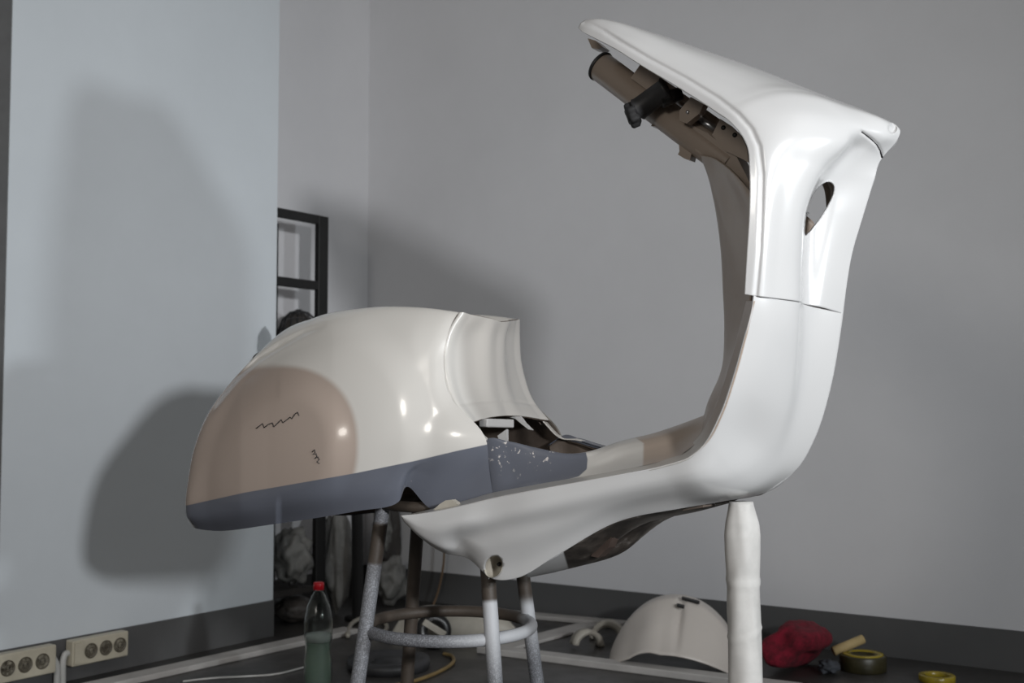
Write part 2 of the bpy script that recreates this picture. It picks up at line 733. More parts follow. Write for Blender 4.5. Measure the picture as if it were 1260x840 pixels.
# corner of recess and back wall
A = np.array([N_L[:2], N_B[:2]])
corner = np.linalg.solve(A, np.array([C_N, C_B]))
corner = Vector((corner[0], corner[1], 0))
wall_slab('wall_recess', corner - dL * 2.2, corner, N_L, 'wall_grey', 0.1)
wall_slab('wall_back', corner - dB * 0.1, corner + dB * 4.6, N_B, 'wall_grey', 0.1)
wall_slab('baseboard_recess', corner - dL * 2.2 + nL * 0.006, corner + nL * 0.006, N_L, 'baseboard_grey', 0.012, 0, BB)
wall_slab('baseboard_back', corner + nB * 0.006, corner + dB * 4.6 + nB * 0.006, N_B, 'baseboard_grey', 0.012, 0, BB)

# ================================================================== SCOOTER BODY
sc = empty('scooter_body', SO, -ALPHA)
tag(sc, 'bare white scooter body shell in patchy primer, propped on a stool and a post', 'scooter body')

# ---- tail cowl
STRIPE = [(180, 633), (228, 622), (300, 606), (437, 582), (510, 567), (560, 555), (600, 546.5), (625, 541), (760, 520)]


def stripe_sd(px, py):
    return py - np.interp(px, [p[0] for p in STRIPE], [p[1] for p in STRIPE])


def primer_sd(px, py):
    # lozenge of primer over the cowl bulge, positive inside
    dx = (px - 342); dy = (py - 548)
    r = np.where(dx > 0, (np.abs(dx) / 98) ** 2.3 + (np.abs(dy) / 98) ** 2.3, (np.abs(dx) / 150) ** 2.0 + (np.abs(dy) / np.where(dy > 0, 160, 98)) ** 2.0)
    return (1 - np.sqrt(np.maximum(r, 0))) * 75


GROOVE = [(255, 512), (272, 487), (292, 464), (318, 441), (345, 424), (375, 409), (408, 398)]


def tail_bump(px, py):
    p = primer_sd(px, py)
    t = np.clip((p + 2) / 38, 0, 1)
    b = 0.014 * t * t * (3 - 2 * t)
    b = b * np.clip((px - 236) / 60, 0, 1)
    r = np.hypot((px - 395) / 128, (py - 535) / 150)
    t2 = np.clip((1.10 - r) / 0.34, 0, 1)
    b = b + 0.006 * t2 * t2 * (3 - 2 * t2) * np.clip((px - 330) / 80, 0, 1)
    g = line_d(px, py, GROOVE)
    b = b - 0.014 * np.exp(-(g / 3.2) ** 2) * np.clip((402 - px) / 60, 0, 1) * np.clip((px - 258) / 15, 0, 1)
    return b


rA = [(312, 440, .10), (290, 463, .135), (258, 505, .185), (239, 550, .212), (230.5, 595, .222), (228, 622, .222), (229, 636, .215), (237, 648, .195)]
hid1, hid2 = [], []
for (x, y, v) in rA:
    l = S(x, y, v)
    a = l + np.array([-0.035, 0.0, 0.004]); a[1] = -v * 0.62
    q = proj_local(a); hid1.append((q[0], q[1], v * 0.62))
    a = l + np.array([-0.05, 0.0, 0.006]); a[1] = 0
    q = proj_local(a); hid2.append((q[0], q[1], 0.0))
tail = [
    hid2, hid1, rA,
    [(355, 408, .0), (338, 415, .105), (302, 470, .175), (277, 520, .215), (263, 565, .235), (258, 615, .238), (261, 636, .232), (268, 653, .205)],
    [(402, 393, .0), (385, 391.5, .105), (362, 432, .17), (342, 490, .22), (336, 550, .243), (335, 598, .243), (335, 622, .238), (335, 645, .215)],
    [(440, 392, .06), (430, 381, .118), (422, 420, .178), (422, 480, .215), (427, 540, .230), (431, 583, .228), (434, 607, .225), (437, 629, .21)],
    [(484, 386, .09), (480, 377, .120), (475, 415, .170), (478, 470, .197), (485, 525, .207), (490, 571, .203), (490, 597, .198), (490, 617.5, .187)],
    [(514, 386, .096), (512, 378, .119), (506, 413, .162), (506, 462, .182), (513, 515, .190), (521, 564, .188), (510, 580, .18), (503, 599, .17)],
    [(532, 387, .096), (531, 379.5, .118), (524, 413, .154), (523, 460, .171), (532, 510, .177), (553, 556, .174), (542, 590, .162), (533, 627, .155)],
    [(551, 389, .095), (551, 382, .115), (540, 410, .143), (535, 450, .159), (545, 500, .165), (578, 549, .160), (576, 585, .150), (575, 621, .152)],
    [(565, 391, .092), (565, 384, .11), (553, 405, .13), (546, 445, .145), (557, 492, .15), (598, 541, .146), (602, 577, .145), (607, 613, .15)],
]
CHIP = [(618, 548), (628, 556), (650, 553), (668, 552)]
patch('tail_cowl', tail, sc, ['tail_paint', 'taupe_dark'],
      bump=tail_bump, rim_faces=False,
      attrs={'stripe': stripe_sd, 'primer': primer_sd,
             'chip': lambda x, y: 9 - line_d(x, y, [(504, 606), (514, 624)]) * 1.0})

# ---- seat box front panel
front = [
    [(557, 386, .098), (545, 407, .122), (538, 446, .138), (549, 494, .143), (571, 525, .145)],
    [(565, 384, .109), (553, 405, .129), (546, 445, .144), (557, 492, .149), (578, 521, .151)],
    [(580, 387, .085), (568, 407, .098), (562, 447, .110), (570, 489, .118), (588, 517, .119)],
    [(597, 390.5, .050), (587, 409, .056), (583, 450, .064), (590, 486, .067), (604, 513, .067)],
    [(609.5, 393.5, .024), (604, 411.5, .026), (602, 450, .028), (606, 484.5, .030), (616, 511.5, .030)],
    [(617, 396, .0), (612, 412, .0), (611, 450, .0), (615, 484, .0), (624, 511, .0)],
]
patch('seat_box_front', front, sc, ['tail_paint', 'taupe_dark'],
      bump=lambda x, y: -0.0025 * np.exp(-((y - np.interp(x, [560, 590, 620], [498, 494, 492])) / 1.8) ** 2) * (x > 566),
      attrs={'stripe': lambda x, y: x * 0 - 50, 'primer': lambda x, y: x * 0 - 50, 'chip': lambda x, y: x * 0 - 99}, step=2.5, rim_faces=False)

# ---- outer skirt and lower shield
rim = [(493, 634, .24), (515, 632, .235), (545, 627, .23), (572, 621, .225), (605, 613, .22), (650, 604, .22), (700, 595, .215), (760, 584, .21),
       (815, 573, .205), (848, 562, .205), (870, 542, .205), (888, 508, .205), (902, 467, .205), (915, 420, .205), (927, 370, .205)]
skirt = [
    [rim[0], (494, 636, .24), (495, 638, .238), (496, 640, .235), (497, 642, .23)],
    [rim[1], (515, 642, .24), (515, 650, .24), (516, 657, .235), (518, 662, .22)],
    [rim[2], (542, 645, .24), (541, 660, .235), (543, 672, .22), (546, 680, .19)],
    [rim[3], (569, 642, .236), (567, 660, .223), (569, 673, .20), (574, 686, .175)],
    [rim[4], (603, 643, .228), (601, 670, .205), (602, 693, .185), (604, 711, .172)],
    [rim[5], (645, 632, .226), (640, 660, .203), (637, 688, .178), (636, 711, .165)],
    [rim[6], (697, 618, .218), (693, 642, .198), (688, 664, .175), (684, 684, .16)],
    [rim[7], (760, 602, .208), (760, 617, .19), (760, 630, .165), (760, 642, .145)],
    [rim[8], (820, 590, .198), (826, 603, .178), (831, 614, .15), (836, 626, .12)],
    [rim[9], (858, 582, .193), (868, 597, .168), (880, 609, .13), (890, 617, .07)],
    [rim[10], (890, 568, .168), (910, 587, .125), (928, 599, .075), (942, 606, .0)],
    [rim[11], (915, 535, .142), (944, 557, .085), (958, 568, .05), (978, 580, .0)],
    [rim[12], (932, 486, .155), (966, 505, .088), (978, 516, .05), (1002, 541, .0)],
    [rim[13], (945, 430, .165), (977, 442, .10), (988, 448, .06), (1022, 478, .0)],
    [rim[14], (955, 374, .168), (983, 378, .112), (990, 380, .07), (1036, 398, .0)],
    [(930, 344, .204), (956, 348, .167), (984, 352, .111), (990, 354, .069), (1040, 366, .0)],
]
LUG = [(607 + 11 * math.cos(a) - 2 * math.sin(a), 697 + 13.5 * math.sin(a)) for a in np.linspace(0, 2 * math.pi, 24, endpoint=False)]


def skirt_bump(x, y):
    f = np.clip((x - 520) / 40, 0, 1) * np.clip((760 - x) / 160, 0, 1)
    return -0.010 * np.exp(-((y - np.interp(x, [520, 570, 620, 700, 780], [668, 662, 648, 632, 615])) / 13) ** 2) * f


patch('lower_shell', skirt, sc, ['white_paint', 'taupe_paint'], holes=[LUG], bump=skirt_bump, step=3.0)

# inner wall of the lug hole
bm = bmesh.new()
rings = []
for dv in (0.0, -0.035):
    ring = []
    for (x, y) in LUG:
        p = S(x, y, 0.178)
        p[1] -= dv
        ring.append(bm.verts.new(Vector(p)))
    rings.append(ring)
for k in range(24):
    bm.faces.new((rings[0][k], rings[0][(k + 1) % 24], rings[1][(k + 1) % 24], rings[1][k]))
bm.faces.new(rings[1])
bm_obj('lug_socket', bm, 'cream_plastic', sc, True)
bm = bmesh.new()
c = S3((614, 694, .148))
add_lathe(bm, [(0.0, 0.003), (0.0035, 0.003), (0.004, 0.0), (0.004, -0.008)], c, (0.3, -1, 0), 16)
bm_obj('lug_bolt', bm, 'black_plastic', sc, True)

# rim lip that runs round the footboard
lip = [[r, (r[0] - dx, r[1] - dy, r[2] - dv)] for r, dx, dy, dv in zip(
    rim, [-4, -3, -2, -2, 0, 0, 0, 0, 2, 6, 9, 9, 9, 9, 9], [0, 3, 5, 6, 7, 7, 7, 7, 8, 9, 8, 6, 4, 2, 1], [.02, .06] + [.072] * 8 + [.06, .055, .055, .055, .055])]
patch('footboard_lip', lip, sc, ['deck_paint'], step=2.5, solid=0.003,
      attrs={'grey': lambda x, y: x * 0 - 50, 'taupe': lambda x, y: (x - 868) * 0.12, 'chip': lambda x, y: x * 0 - 99})

# inward flange of the opening below the seat box
edge_c = [(546, 455, .147), (551, 478, .150), (560, 500, .151), (578, 523, .150), (598, 540, .146), (625, 543, .139), (660, 551, .128), (690, 557, .118)]
fl_in = []
for (x, y, v) in edge_c:
    l = S(x, y, v); l[1] += .016; l[2] -= .003; l[0] += .004
    q = proj_local(l); fl_in.append((q[0], q[1], -l[1]))
patch('opening_flange', [[a_, b_] for a_, b_ in zip(edge_c, fl_in)], sc, ['tail_paint'], step=2.5, solid=0.002,
      attrs={'stripe': lambda x, y: (x - 640) * 1.0, 'primer': lambda x, y: x * 0 - 50, 'chip': lambda x, y: x * 0 - 99})

# small shaped tab behind the lip
bm = bmesh.new()
tabp = [(533, 627), (541, 620), (548, 615.5), (556, 614.5), (561, 618), (565, 624)]
va = [bm.verts.new(S3((x, y, .20))) for x, y in tabp]
vb = [bm.verts.new(S3((x, y, .20)) + Vector((0, .012, 0))) for x, y in tabp]
bm.faces.new(va); bm.faces.new(vb[::-1])
for k in range(len(va)):
    k2 = (k + 1) % len(va)
    bm.faces.new((va[k], va[k2], vb[k2], vb[k]))
bm_obj('mounting_tab', bm, 'cream_plastic', sc)

# ---- floor tunnel
deck = [
    [(596, 611, .145), (594, 599, .140), (592, 587, .138), (589, 570, .138), (587, 557, .140), (586, 552, .140), (587, 555, .127)],
    [(607, 608, .1505), (606, 597, .1465), (604, 585, .144), (601, 568, .144), (599, 552, .145), (598, 541, .145), (599, 545, .133)],
    [(640, 600, .155), (637, 593, .146), (634, 583, .142), (630, 570, .141), (627, 555, .140), (625, 543, .139), (626, 547, .126)],
    [(680, 594, .155), (676, 588, .146), (672, 580, .140), (667, 571, .136), (663, 561, .132), (660, 551, .128), (661, 555, .114)],
    [(714, 588, .155), (710, 583, .145), (707, 577, .136), (704, 571, .128), (702, 565, .122), (700, 558, .116), (702, 561, .101)],
    [(738, 583, .155), (734, 579, .143), (731, 574, .131), (729, 568, .122), (726, 562, .114), (724, 556, .105), (725, 555, .075)],
    [(765, 578, .155), (764, 571, .13), (763, 563, .110), (762, 554, .097), (762, 547, .082), (762, 543, .05), (762, 544, .0)],
    [(803, 570, .155), (803, 563, .13), (804, 553, .110), (805, 544, .097), (806, 537, .080), (807, 532, .045), (808, 533, .0)],
    [(835, 561, .155), (837, 553, .133), (839, 543, .113), (841, 533, .097), (843, 525, .078), (845, 519, .045), (847, 520, .0)],
    [(862, 541, .16), (863, 535, .135), (864, 528, .112), (865, 521, .092), (866, 516, .07), (866, 511, .04), (866, 512, .0)],
]
patch('floor_tunnel', deck, sc, ['deck_paint', 'taupe_dark'],
      attrs={'grey': lambda x, y: -poly_sd(x, y, [(500, 500), (719, 549), (723, 565), (722, 577), (712, 586), (690, 592), (640, 601), (590, 640), (500, 640)])[0],
             'taupe': lambda x, y: x - np.interp(y, [510, 536, 545, 580], [775, 778, 792, 791]),
             'chip': lambda x, y: 13 - line_d(x, y, CHIP)}, step=2.5, rim_faces=False)

# ---- knee panel
knee = [
    deck[-1],
    [(883, 508, .165), (881, 505, .14), (878, 502, .113), (875, 499, .088), (873, 496, .065), (871, 494, .035), (873, 495, .0)],
    [(897, 467, .165), (895, 466, .14), (893, 464, .113), (891, 462, .088), (889, 459, .062), (887, 456, .03), (889, 456, .0)],
    [(910, 420, .165), (906, 418, .14), (902, 416, .112), (898, 413, .085), (894, 410, .058), (891, 408, .03), (892, 408, .0)],
    [(922, 370, .165), (916, 369, .14), (908, 366, .112), (900, 363, .082), (894, 360, .056), (889.5, 358, .03), (890, 358, .0)],
    [(926, 310, .165), (918, 309, .14), (908, 307, .112), (898, 304, .082), (891, 302, .056), (886, 300, .03), (887, 300, .0)],
    [(927, 268, .165), (918, 262, .14), (908, 256, .112), (896, 251, .082), (885, 248, .056), (878, 246, .03), (879, 246, .0)],
    [(927, 246, .165), (914, 232, .14), (902, 220, .112), (890, 210, .082), (879, 203, .056), (868, 206, .03), (868, 207, .0)],
    [(926, 240, .16), (913, 224, .135), (900, 211, .11), (888, 201, .082), (876, 194, .056), (862, 191, .03), (862, 192, .0)],
]
patch('knee_panel', knee, sc, ['taupe_paint', 'taupe_paint'], step=3.0)

# ---- upper shield
upper = [
    [(916, 362, .21), (930, 364, .206), (955, 367, .174), (984, 371, .118), (990, 374, .075), (1012, 378, .045), (1037, 386, 0)],
    [(919, 310, .212), (934, 311, .208), (958, 311, .176), (986, 311, .12), (992, 312, .070), (1018, 313, .042), (1048, 315, 0)],
    [(922, 260, .212), (937, 260, .208), (962, 258, .178), (991, 258, .128), (998, 260, .070), (1027, 263, .042), (1062, 266, 0)],
    [(922, 210, .21), (938, 208, .207), (970, 202, .18), (1013, 206, .122), (1020, 214, .068), (1042, 217, .040), (1076, 221, 0)],
    [(919, 180, .206), (935, 174, .204), (980, 163, .176), (1042, 172, .10), (1049, 181, .056), (1066, 186, .034), (1085, 195, 0)],
    [(910, 163, .202), (925, 155, .200), (975, 141, .170), (1040, 149, .10), (1070, 161, .060), (1090, 168, .032), (1104, 172, 0)],
    [(896, 148, .196), (910, 139, .195), (955, 122, .162), (1015, 125, .105), (1055, 138, .064), (1085, 147, .034), (1105, 156, 0)],
    [(883, 139, .19), (897, 130, .189), (938, 113, .155), (990, 112, .10), (1020, 121, .06), (1043, 129, .03), (1064, 136, 0)],
    [(870, 130, .183), (884, 121, .182), (918, 106, .15), (960, 102, .098), (980, 105, .06), (996, 110, .028), (1010, 116, 0)],
    [(832, 106, .166), (845, 98, .165), (870, 86, .14), (900, 80, .096), (915, 80, .06), (928, 83, .028), (940, 88, 0)],
    [(790, 81, .148), (800, 74, .147), (820, 62, .128), (838, 56, .094), (851, 57, .058), (862, 60, .028), (872, 64, 0)],
    [(755, 59, .132), (763, 51, .131), (775, 42, .118), (790, 37, .092), (803, 40, .058), (814, 44, .028), (824, 49, 0)],
    [(730, 46, .118), (736, 39, .117), (744, 31, .108), (756, 26, .088), (769, 30, .056), (780, 35, .027), (790, 41, 0)],
    [(716, 38.5, .106), (719, 33, .105), (725, 27, .098), (735, 23, .082), (747, 27, .054), (758, 33, .026), (768, 40, 0)],
    [(711.5, 34.5, .098), (713, 30.5, .097), (717, 26.5, .091), (725, 24.5, .076), (737, 29, .05), (748, 36, .025), (758, 43, 0)],
]
HOLE = [(992, 290), (990.5, 280), (993, 262), (998, 245), (1005, 233), (1013, 226), (1021, 223), (1026.5, 228), (1026, 238), (1020, 251), (1010, 267), (1000, 281)]
FL = [(930, 365), (935, 310), (937, 262), (938, 215), (934, 180), (924, 158), (908, 140), (884, 121), (845, 97), (800, 73), (763, 51), (742, 37), (728, 30), (720, 28)]


SEAM = [(1060, 162), (1067, 167), (1073, 172), (1079, 178), (1083, 185), (1086, 194)]


def upper_bump(x, y):
    d = line_d(x, y, FL)
    b = -0.0035 * np.exp(-(d / 3.0) ** 2)
    b = b - 0.010 * np.clip(1.2 - (np.hypot(x - 1098, (y - 158) * 0.9) / 5.5) ** 4, 0, 1)
    return b - 0.004 * np.exp(-(line_d(x, y, SEAM) / 1.6) ** 2)


patch('upper_shield', upper, sc, ['white_paint', 'taupe_paint'], holes=[HOLE], bump=upper_bump, step=1.9, solid=0.0045)

# ---- underbody
under = [
    [(645, 705, .160), (648, 709, .10), (652, 710, .05), (652, 710, 0)],
    [(684, 684, .155), (688, 694, .10), (692, 701, .05), (692, 701, 0)],
    [(720, 663, .148), (728, 676, .10), (737, 686, .05), (737, 686, 0)],
    [(747, 649, .142), (750, 661, .09), (752, 671, .05), (752, 671, 0)],
    [(760, 643, .138), (763, 652, .09), (765, 660, .05), (765, 660, 0)],
    [(800, 632, .123), (800, 637, .09), (800, 641, .04), (800, 641, 0)],
    [(836, 626, .11), (836, 630, .08), (838, 633, .04), (838, 633, 0)],
    [(880, 618, .065), (880, 620, .05), (881, 622, .03), (881, 622, 0)],
]
patch('underbody', under, sc, ['underbody_paint'], step=3.0, attrs={'white': lambda x, y: 698 - x + (y - 695) * 0.3})
bm = bmesh.new()
add_box(bm, S3((858, 623, .075)), (0.02, 0, 0.004), (0, 0.02, 0), (0, 0, 0.0035))
bevel(bm, 0.001)
bm_obj('underbody_strip', bm, 'taupe_dark', sc)

# ---- steering column and its fittings
ca, cb = S3((738, 81, 0)), S3((900, 203, 0))
cdir = (cb - ca).normalized()
bm = bmesh.new()
add_tube(bm, [ca, ca + cdir * 0.002, cb], [0.028, 0.029, 0.029], 28, cap=False)
add_tube(bm, [ca, ca + cdir * 0.04], [0.026, 0.026], 28, cap=False)
bm_obj('steering_tube', bm, 'taupe_paint', sc, True)
bm = bmesh.new()
add_lathe(bm, [(0.025, 0.0), (0.030, -0.001), (0.031, 0.002), (0.030, 0.006), (0.025, 0.006), (0.025, 0.0)], ca, cdir, 28)
bm_obj('bearing_ring', bm, 'black_rubber', sc, True)
# web that ties the column to the knee panel
def plate(name, pts, v, thick, mat):
    b = bmesh.new()
    fa = [b.verts.new(S3((x, y, v))) for x, y in pts]
    fb = [b.verts.new(S3((x, y, v)) + Vector((0, thick, 0))) for x, y in pts]
    b.faces.new(fa); b.faces.new(fb[::-1])
    for i in range(len(fa)):
        j = (i + 1) % len(fa)
        b.faces.new((fa[i], fa[j], fb[j], fb[i]))
    return bm_obj(name, b, mat, sc)


plate('underbody_bracket', [(727, 684), (737, 666), (744, 659), (753, 662), (748, 674), (736, 686)], .085, .03, 'bracket_brown')
plate('column_gusset', [(845, 150), (872, 165), (905, 190), (928, 235), (930, 262), (915, 240), (895, 215), (872, 196), (856, 186)], .026, .052, 'taupe_paint')
plate('shield_bracket', [(776, 96), (788, 79), (812, 94), (806, 106), (798, 112)], .03, .012, 'taupe_paint')
plate('shield_bracket', [(806, 91), (832, 108), (826, 110), (818, 107), (812, 103)], .05, .01, 'taupe_paint')
plate('clamp_plate', [(836, 136), (850, 119), (866, 128), (861, 139), (845, 152), (836, 148)], .05, .02, 'taupe_paint')
plate('hinge_plate', [(876, 166), (886, 146), (900, 155), (912, 167), (919, 182), (921, 200), (914, 196), (893, 186)], .03, .006, 'taupe_paint')
plate('column_lug', [(835, 173), (852, 183), (849, 197), (842, 195), (834, 190), (836, 186)], .012, .024, 'taupe_paint')
plate('column_lug', [(805, 148), (816, 152), (811, 156), (801, 155)], .012, .024, 'taupe_paint')
plate('tongue_bracket', [(723, 47), (733, 50), (742, 58), (736, 60.5), (728, 59)], .02, .03, 'taupe_paint')
for (x, y) in ((890, 157), (904, 166)):
    b = bmesh.new()
    add_lathe(b, [(0, 0.001), (0.0042, 0.001), (0.0045, 0.0), (0.0045, -0.004)], S3((x, y, .0305)), (0, -1, 0), 16)
    bm_obj('plate_hole', b, 'black_plastic', sc, True)
b = bmesh.new()
add_lathe(b, [(0, 0.002), (0.003, 0.002), (0.0035, 0.0), (0.0035, -0.004)], S3((846, 138, .051)), (0, -1, 0), 12)
bm_obj('clamp_bolt', b, 'steel', sc, True)
# second, thinner tube with its steel rod
b = bmesh.new(); add_tube(b, [S3((800, 96, -.03)), S3((905, 170, -.03))], 0.012, 16)
bm_obj('brace_tube', b, 'taupe_paint', sc, True)
b = bmesh.new(); add_tube(b, [S3((858, 145, .015)), S3((882, 160, .015))], 0.0065, 16)
bm_obj('steel_rod', b, 'steel', sc, True)
# rubber sleeve and knob clamped to the column
ra, rb = S3((783, 136, .055)), S3((822, 108, .055))
rd = (rb - ra).normalized()
b = bmesh.new()
add_tube(b, [ra, ra + rd * .004, ra + rd * .008, rb - rd * .006, rb - rd * .003, rb], [.016, .0225, .021, .021, .024, .018], 24)
sl = bm_obj('rubber_sleeve', b, 'black_rubber', sc, True)
b = bmesh.new(); add_tube(b, [rb - rd * .02 + Vector((.002, 0, -.012)), rb + Vector((0.018, .02, -.008))], [.016, .012], 16)
bm_obj('sleeve_collar', b, 'black_plastic', sc, True)
b = bmesh.new()
kc = S3((777, 142, .06))
kx = Vector((-0.75, -0.45, -0.35)).normalized()
x, y, z = frame_of(kx)
prof = []
for k in range(42):
    a = k / 42 * 2 * math.pi
    prof.append((0.0215 + 0.003 * math.cos(6 * a), a))
ringsk = []
for h, s in ((-.014, .7), (-.008, 1.0), (.004, 1.0), (.007, .9)):
    ringsk.append([b.verts.new(kc + z * h + s * r * (math.cos(a) * x + math.sin(a) * y)) for r, a in prof])
for r0, r1 in zip(ringsk, ringsk[1:]):
    for k in range(42):
        b.faces.new((r0[k], r0[(k + 1) % 42], r1[(k + 1) % 42], r1[k]))
b.faces.new(ringsk[-1]); b.faces.new(ringsk[0][::-1])
bm_obj('clamp_knob', b, 'knob_matt', sc, True)
b = bmesh.new()
add_lathe(b, [(0, .0085), (.008, .0085), (.0095, .007), (.0095, .005)], kc, kx, 20)
bm_obj('knob_insert', b, 'knob_matt', sc, True)
b = bmesh.new(); add_tube(b, [kc, S3((790, 131, .05))], [.008, .009], 14)
bm_obj('knob_stem', b, 'black_plastic', sc, True)

# ---- pieces inside the seat-box opening
b = bmesh.new()
p0, p1 = S3((594, 520, .095)), S3((628, 521, .02))
d = (p1 - p0) / 2
add_box(b, (p0 + p1) / 2, d, Vector((0, 0, .0085)), d.cross(Vector((0, 0, 1))).normalized() * .012)
bevel(b, .004, 3)
bm_obj('latch_bar', b, 'white_paint', sc)
plate('opening_flap', [(622, 512), (640, 512), (646, 520), (655, 529), (650, 528), (641, 521), (634, 515)], -.03, .006, 'white_paint')
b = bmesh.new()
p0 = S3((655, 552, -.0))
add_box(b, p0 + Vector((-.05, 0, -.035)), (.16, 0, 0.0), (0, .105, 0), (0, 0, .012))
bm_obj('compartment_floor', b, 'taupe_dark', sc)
plate('compartment_rib', [(612, 536), (623, 528), (623, 548), (616, 546)], .07, .008, 'white_paint')
# a flap of chipped primer below the cowl corner
# pen marks on the primer
def mark(pts, surf='tail_cowl', name='pen_mark', rad=0.0009, lift=0.0012):
    out = []
    camL = np.array([(CAM - SO) @ UX, -((CAM - SO) @ VX), (CAM - SO) @ WX])
    px, py, V = SURF[surf]
    for x, y in pts:
        d2 = (px - x) ** 2 + (py - y) ** 2
        ii = np.argsort(d2)[:6]
        w = 1 / (d2[ii] + 0.3)
        v = -(V[ii, 1] * w).sum() / w.sum()
        out.append(Vector(S(x, y, v + lift)))
    b = bmesh.new(); add_tube(b, out, rad, 6)
    return bm_obj(name, b, 'ink', sc, True)


mark([(315, 527), (319, 524), (323, 521), (325, 526), (330, 522), (335, 520), (337, 525), (341, 521), (346, 516), (348, 520), (352, 517), (357, 513), (359, 515), (363, 509), (366, 507), (368, 511)])
mark([(384, 556), (387, 553), (388, 556), (385, 559), (389, 558), (390, 561), (387, 564), (391, 562), (393, 565), (390, 568), (393, 570)])

mark(SEAM, 'upper_shield', 'nose_seam', 0.0012, 0.0)

# ================================================================== POST AND STOOL
top = SO + UX * S(912, 617, .055)[0] - VX * S(912, 617, .055)[1] + WX * S(912, 617, .055)[2]
top = Vector(top)
bot = floor_pt(934, 1100)
bot = Vector((bot[0], top[1] + 0.01, 0))
po = empty('wrapped_post', (bot[0], bot[1], 0))
tag(po, 'upright post wrapped in white masking paper under the scooter shield', 'post')
rnd = random.Random(4)
pr = [(0.0, .033), (.12, .031), (.25, .0305), (.38, .0295), (.44, .029), (.48, .0285), (.52, .0305), (.535, .031), (.56, .0315), (.58, .029), (.60, .024), (.615, .021)]
H = top.z
scale = H / .615
me = bmesh.new()
n = 48
rings = []
M = 110
axis = Vector((top.x - bot[0], top.y - bot[1], H))
for i in range(M + 1):
    t = i / M
    h = t * .615
    r = float(np.interp(h, [p[0] for p in pr], [p[1] for p in pr])) * 0.98
    ring = []
    for k in range(n):
        a = 2 * math.pi * k / n
        w = 0.0005 * math.sin(3 * a + 18 * h) + 0.0005 * math.sin(5 * a - 30 * h + 1) + 0.0012 * max(0, math.sin(2 * a + 9 * h)) ** 10 + 0.0011 * max(0, math.sin(a * 1 - 22 * h + 2)) ** 14
        w += 0.002 * math.exp(-((h - .485 - .006 * math.sin(a)) / .006) ** 2) + 0.0016 * math.exp(-((h - .40 - .012 * math.sin(a + 1)) / .003) ** 2)
        rr = r + w
        ring.append(me.verts.new(Vector((rr * math.cos(a), rr * math.sin(a), 0)) + axis * t))
    rings.append(ring)
for r0, r1 in zip(rings, rings[1:]):
    for k in range(n):
        me.faces.new((r0[k], r0[(k + 1) % n], r1[(k + 1) % n], r1[k]))
me.faces.new(rings[-1])
bm_obj('paper_wrap', me, 'masking_paper', po, True)
b = bmesh.new()
add_tube(b, [(0, 0, 0.01), axis * 0.997], 0.017, 16)
bm_obj('post_core', b, 'taupe_dark', po, True)
b = bmesh.new()
add_lathe(b, [(0, .012), (.04, .012), (.05, .02), (.12, .010), (.14, .008), (.145, 0), (0, 0)], (0, 0, 0), (0, 0, 1), 32)
bm_obj('post_foot', b, 'taupe_dark', po, True)

# stool
rc = Vector(SO + UX * S(553, 769, 0.0)[0] + WX * S(553, 769, 0.0)[2])
RR = 100 * (rc.y) / FPX
so = empty('bar_stool', (rc.x, rc.y, 0))
tag(so, 'round metal bar stool frame dusted with grey overspray beneath the scooter tail', 'stool')
zr = rc.z


def spray_tube(name, pts, rad, spray, pale, n=18, closed=False):
    b = bmesh.new()
    add_tube(b, pts, rad, n, closed=closed)
    bmesh.ops.recalc_face_normals(b, faces=b.faces[:])
    me = bpy.data.meshes.new(name); b.to_mesh(me); b.free()
    co = np.zeros(len(me.vertices) * 3, np.float32); me.vertices.foreach_get('co', co); co = co.reshape(-1, 3)
    for nm, f in (('spray', spray), ('pale', pale)):
        at = me.attributes.new(nm, 'FLOAT', 'POINT')
        at.data.foreach_set('value', np.array([f(Vector(c)) for c in co], np.float32))
    return link(name, me, so, ['oversprayed_steel'])


TILT = 0.145
legdir = {'front': (.50, -.86), 'right': (.90, .42), 'back': (-.50, .86), 'left': (-.90, -.42)}
ztop = {'front': .61, 'right': .61, 'back': .61, 'left': .61}
zedge = {'front': zr + .075, 'right': zr + .045, 'back': -1, 'left': zr + .135}
for k, (ax, ay) in legdir.items():
    l = math.hypot(ax, ay); ax /= l; ay /= l
    pts = []
    for i in range(61):
        z = ztop[k] * i / 60
        r = RR + 0.012 - TILT * (z - zr)
        pts.append(Vector((ax * r, ay * r, z)))
    ze = zedge[k]
    def sp(c, ze=ze, k=k):
        side = -c.y * .12 if k == 'left' else c.x * 0.1
        if k == 'left' and c.z > zr + .215:
            return 1.0 if (c.x * .8 + c.z > -.12 + zr * 0 + 0.48) else 0.0
        return min(1, max(0, (ze + side * .5 - c.z) / (.006 if k != 'right' else .03)))
    spray_tube('leg', pts, 0.0148, sp, lambda c, k=k: (min(1, max(0, (c.z - zr + .10) / .14)) if k in ('front', 'right') else 0.15 * (k == 'left')))
ring = [Vector((RR * math.cos(a), RR * math.sin(a), zr)) for a in np.linspace(0, 2 * math.pi, 72, endpoint=False)]
spray_tube('foot_ring', ring, 0.0125, lambda c: min(1, max(0, (RR * .15 - c.y + c.x * .4) / (RR * .35))), lambda c: min(1, max(0, .25 + c.x / RR)), 14, True)
RT = RR + .012 - TILT * (.615 - zr)
ring = [Vector((RT * math.cos(a), RT * math.sin(a), .612)) for a in np.linspace(0, 2 * math.pi, 48, endpoint=False)]
spray_tube('seat_ring', ring, 0.011, lambda c: 0.0, lambda c: 0.0, 12, True)

# ================================================================== BACKGROUND THINGS
def wall_box(bm, px, py, off, hw, hh, hd, plane='left'):
    p = left_pt(px, py, off + hd) if plane == 'left' else back_pt(px, py, off + hd)
    d, n = (dL, nL) if plane == 'left' else (dB, nB)
    add_box(bm, p, d * hw, n * hd, Z * hh)
    return p


